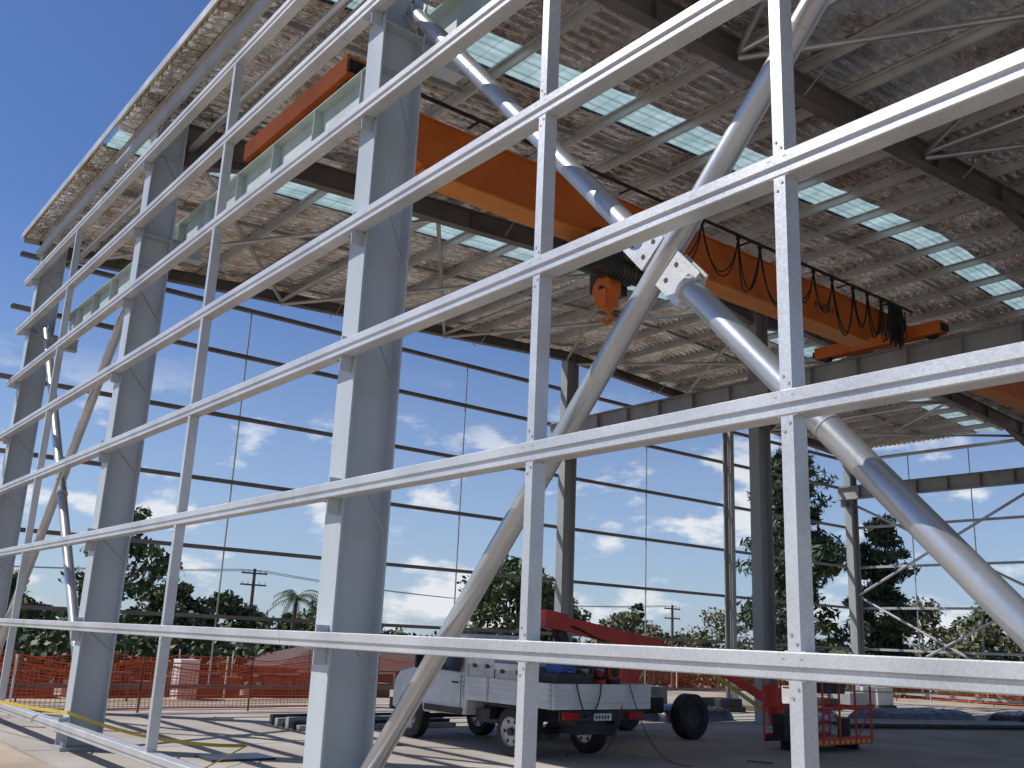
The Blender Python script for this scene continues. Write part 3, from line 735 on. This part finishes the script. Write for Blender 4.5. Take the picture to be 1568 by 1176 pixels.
def treeline(name,pts,hr,dens,lk,seed,ls=.3):
    rs=np.random.RandomState(seed); Ps=[]
    for (a,c) in zip(pts[:-1],pts[1:]):
        a=np.array(a,float);c=np.array(c,float);L=np.linalg.norm(c-a); k=int(L*dens)
        for i in range(k):
            t=rs.rand(); q=a+(c-a)*t+rs.normal(0,1.2,2); h=hr[0]+(hr[1]-hr[0])*(.5+.5*math.sin(q[0]*.55+seed)*math.cos(q[0]*.21+q[1]*.3))
            zc=rs.rand()**.7*h; r=.9*(1.2-.5*zc/h)
            n=70; o=rs.normal(0,.55,(n,3))*r; Ps.append(o+np.array([q[0],q[1],g0+zc]))
    P=np.concatenate(Ps); n=len(P)
    a=rs.normal(0,1,(n,3)); a/=np.linalg.norm(a,axis=1,keepdims=True); bb=np.cross(a,rs.normal(0,1,(n,3))); bb/=np.linalg.norm(bb,axis=1,keepdims=True)
    s=ls*rs.uniform(.6,1.4,(n,1)); a*=s; bb*=s*.6
    V=np.stack([P-a,P+bb,P+a,P-bb],1).reshape(-1,3); F=np.arange(4*n).reshape(n,4)
    me=bpy.data.meshes.new(name); me.from_pydata(V.tolist(),[],F.tolist()); me.update(); me.materials.append(M[lk])
    o=bpy.data.objects.new(name,me); scene.collection.objects.link(o)
treeline('distant_trees',[(-5,62),(25,66),(60,64),(75,50)],(2.4,4.4),7,'shrub',3)
treeline('distant_hedge',[(0,37.0),(12,38.0),(26,37)],(2.0,3.0),9,'shrub',5,.17)
treeline('distant_trees.001',[(52,36),(58,24),(62,10)],(2.8,4.6),7,'shrub',6,.22)
def palm(x,y,z,H):
    root=empty('palm_tree',(x,y,z)); B=MB(); B.tube((0,0,0),(.1,0,H),.16,'bark',8,.11); B.obj('trunk',root)
    L=MB(); rs=random.Random(4)
    for i in range(24):
        a=rs.uniform(0,6.28); el=rs.uniform(-.1,1.2); ln=rs.uniform(1.5,2.1); pr=None
        for j in range(9):
            t=j/8; q=Vector((.1+math.cos(a)*ln*t*math.cos(el*(1-t*.3)),math.sin(a)*ln*t*math.cos(el*(1-t*.3)),H+ln*(math.sin(el)*t-.75*t*t)))
            if pr is not None:
                s=Vector((-math.sin(a),math.cos(a),0))
                for sg in (-1,1):
                    for kx in (0,.5):
                        c=pr.lerp(q,kx); e=c+s*sg*.42*(1-.6*t)-Z*.22+ (q-pr)*.6
                        L.add([c,c+(q-pr)*.22,e],[(0,1,2)],'leaf')
                L.tube(pr,q,.015,'leaf',4)
            pr=q
    L.obj('fronds',root)
palm(24.6,50,g0,5.1)
def pole(name,x,y,H):
    root=empty(name,(x,y,g0)); B=MB(); B.tube((0,0,0),(0,0,H),.15,'timber',10,.10); 
    for zz in (H-.35,H-1.1): B.box((-.9,-.05,zz),(.9,.05,zz+.1),'timber')
    for zz in (H-.25,H-1.0):
        for xx in (-.8,-.4,.4,.8): B.tube((xx,0,zz),(xx,0,zz+.16),.04,'white',6)
    B.obj('pole_and_crossarms',root)
pole('utility_pole',27.2,61.5,7.2); pole('utility_pole.001',59.5,54.0,6.6)
w=MB()
for o in (-.8,-.4,.4,.8):
    A=Vector((27.2+o,61.5,5.5));Bq=Vector((59.5+o,54,4.9))
    w.path([A.lerp(Bq,t)-Z*(.8*4*t*(1-t)) for t in np.linspace(0,1,13)],.010,'dark',4)
    B2=Vector((-20+o,66,5.5)); w.path([A.lerp(B2,t)-Z*(1*4*t*(1-t)) for t in np.linspace(0,1,13)],.010,'dark',4)
w.obj('power_lines')
def house(name,x,y,L,W,h,rh,rot):
    root=empty(name,(x,y,g0)); root.rotation_euler=(0,0,rot); B=MB(); B.box((-L/2,-W/2,0),(L/2,W/2,h),'brick'); B.obj('walls',root)
    B=MB(); o=.5; r=W/2
    B.add([(-L/2-o,-W/2-o,h),(L/2+o,-W/2-o,h),(L/2+o,W/2+o,h),(-L/2-o,W/2+o,h),(-L/2+r,0,h+rh),(L/2-r,0,h+rh)],[(0,1,5,4),(1,2,5),(2,3,4,5),(3,0,4),(3,2,1,0)],'rooftile'); B.obj('roof',root)
    B=MB()
    for xx in (-L*.33,-L*.05,L*.28):
        B.box((xx-.8,-W/2-.03,.9),(xx+.8,-W/2-.003,2.0),'white'); B.box((xx-.72,-W/2-.045,.98),(xx+.72,-W/2-.032,1.92),'glass')
    B.box((L*.1,-W/2-.04,0),(L*.1+.9,-W/2-.003,2.05),'white')
    B.obj('windows_and_door',root)
house('brick_house',20.0,34.6,8,5,2.05,.9,-.1)
# ------------------------------------------------------------------ light, sky
hx,hy=-.74,.67; el=math.radians(48)
sd=Vector((hx*math.cos(el),hy*math.cos(el),math.sin(el))).normalized()
L=bpy.data.lights.new('sun','SUN'); L.energy=4.5; L.angle=math.radians(.5); L.color=(1,.96,.90)
lo=bpy.data.objects.new('sun',L); scene.collection.objects.link(lo); lo.rotation_euler=sd.to_track_quat('Z','Y').to_euler(); lo.location=(-20,20,40)
wd=bpy.data.worlds.new('World'); scene.world=wd; wd.use_nodes=True; nt=wd.node_tree; nt.nodes.clear()
out=nt.nodes.new('ShaderNodeOutputWorld'); bg=nt.nodes.new('ShaderNodeBackground'); sk=nt.nodes.new('ShaderNodeTexSky'); sk.sky_type='NISHITA'; sk.sun_disc=False
sk.sun_elevation=el; sk.sun_rotation=math.atan2(hx,hy)%(2*math.pi); sk.air_density=1.0; sk.dust_density=.3; sk.ozone_density=3.0
vm=nt.nodes.new('ShaderNodeVectorMath'); vm.operation='MULTIPLY'; vm.inputs[1].default_value=(.76,.92,1.25)
nt.links.new(sk.outputs[0],vm.inputs[0]); nt.links.new(vm.outputs[0],bg.inputs[0]); bg.inputs[1].default_value=.085
tc=nt.nodes.new('ShaderNodeTexCoord'); sx=nt.nodes.new('ShaderNodeSeparateXYZ'); nt.links.new(tc.outputs['Generated'],sx.inputs[0])
def mth(op,a,b=None,c=None):
    n=nt.nodes.new('ShaderNodeMath'); n.operation=op
    for i,v in enumerate((a,b,c)):
        if v is None: continue
        if isinstance(v,(int,float)): n.inputs[i].default_value=v
        else: nt.links.new(v,n.inputs[i])
    return n.outputs[0]
def mrange(v,a,b_,c=0,d=1):
    n=nt.nodes.new('ShaderNodeMapRange'); n.interpolation_type='SMOOTHSTEP'
    for k,x in (('From Min',a),('From Max',b_),('To Min',c),('To Max',d)): n.inputs[k].default_value=x
    nt.links.new(v,n.inputs['Value']); return n.outputs[0]
cx=nt.nodes.new('ShaderNodeCombineXYZ'); nt.links.new(sx.outputs[0],cx.inputs[0]); nt.links.new(sx.outputs[1],cx.inputs[1]); nt.links.new(mth('MULTIPLY',sx.outputs[2],2.4),cx.inputs[2])
nz=nt.nodes.new('ShaderNodeTexNoise'); nz.inputs['Scale'].default_value=9.0; nz.inputs['Detail'].default_value=8; nz.inputs['Roughness'].default_value=.56
nt.links.new(cx.outputs[0],nz.inputs['Vector'])
cl=mth('MULTIPLY',mrange(nz.outputs['Fac'],.52,.63),mrange(sx.outputs[2],.15,.27,1,0))
hz=mth('MULTIPLY',mrange(sx.outputs[2],-.02,.40,1,0),.50)
hb=nt.nodes.new('ShaderNodeBackground'); hb.inputs[0].default_value=(.66,.81,1,1); hb.inputs[1].default_value=.74
cb=nt.nodes.new('ShaderNodeBackground'); cb.inputs[0].default_value=(.95,.97,1,1); cb.inputs[1].default_value=.90
m1=nt.nodes.new('ShaderNodeMixShader'); nt.links.new(hz,m1.inputs[0]); nt.links.new(bg.outputs[0],m1.inputs[1]); nt.links.new(hb.outputs[0],m1.inputs[2])
mx=nt.nodes.new('ShaderNodeMixShader'); nt.links.new(mth('MULTIPLY',cl,.85),mx.inputs[0]); nt.links.new(m1.outputs[0],mx.inputs[1]); nt.links.new(cb.outputs[0],mx.inputs[2]); nt.links.new(mx.outputs[0],out.inputs[0])
# ------------------------------------------------------------------ camera
cam=bpy.data.cameras.new('camera'); co=bpy.data.objects.new('camera',cam); scene.collection.objects.link(co)
Rr=Vector((.7801,-.6244,.0417)).normalized(); Uu=Vector((-.1918,-.1750,.9657)).normalized(); Bk=Rr.cross(Uu).normalized(); Uu=Bk.cross(Rr)
m=Matrix((( Rr.x,Uu.x,Bk.x,0),(Rr.y,Uu.y,Bk.y,0),(Rr.z,Uu.z,Bk.z,1.7),(0,0,0,1)))
co.matrix_world=m; cam.lens=33.98; cam.sensor_width=36; cam.clip_start=.05; cam.clip_end=3000
scene.camera=co
scene.view_settings.view_transform='Standard'; scene.view_settings.look='None'; scene.view_settings.exposure=0
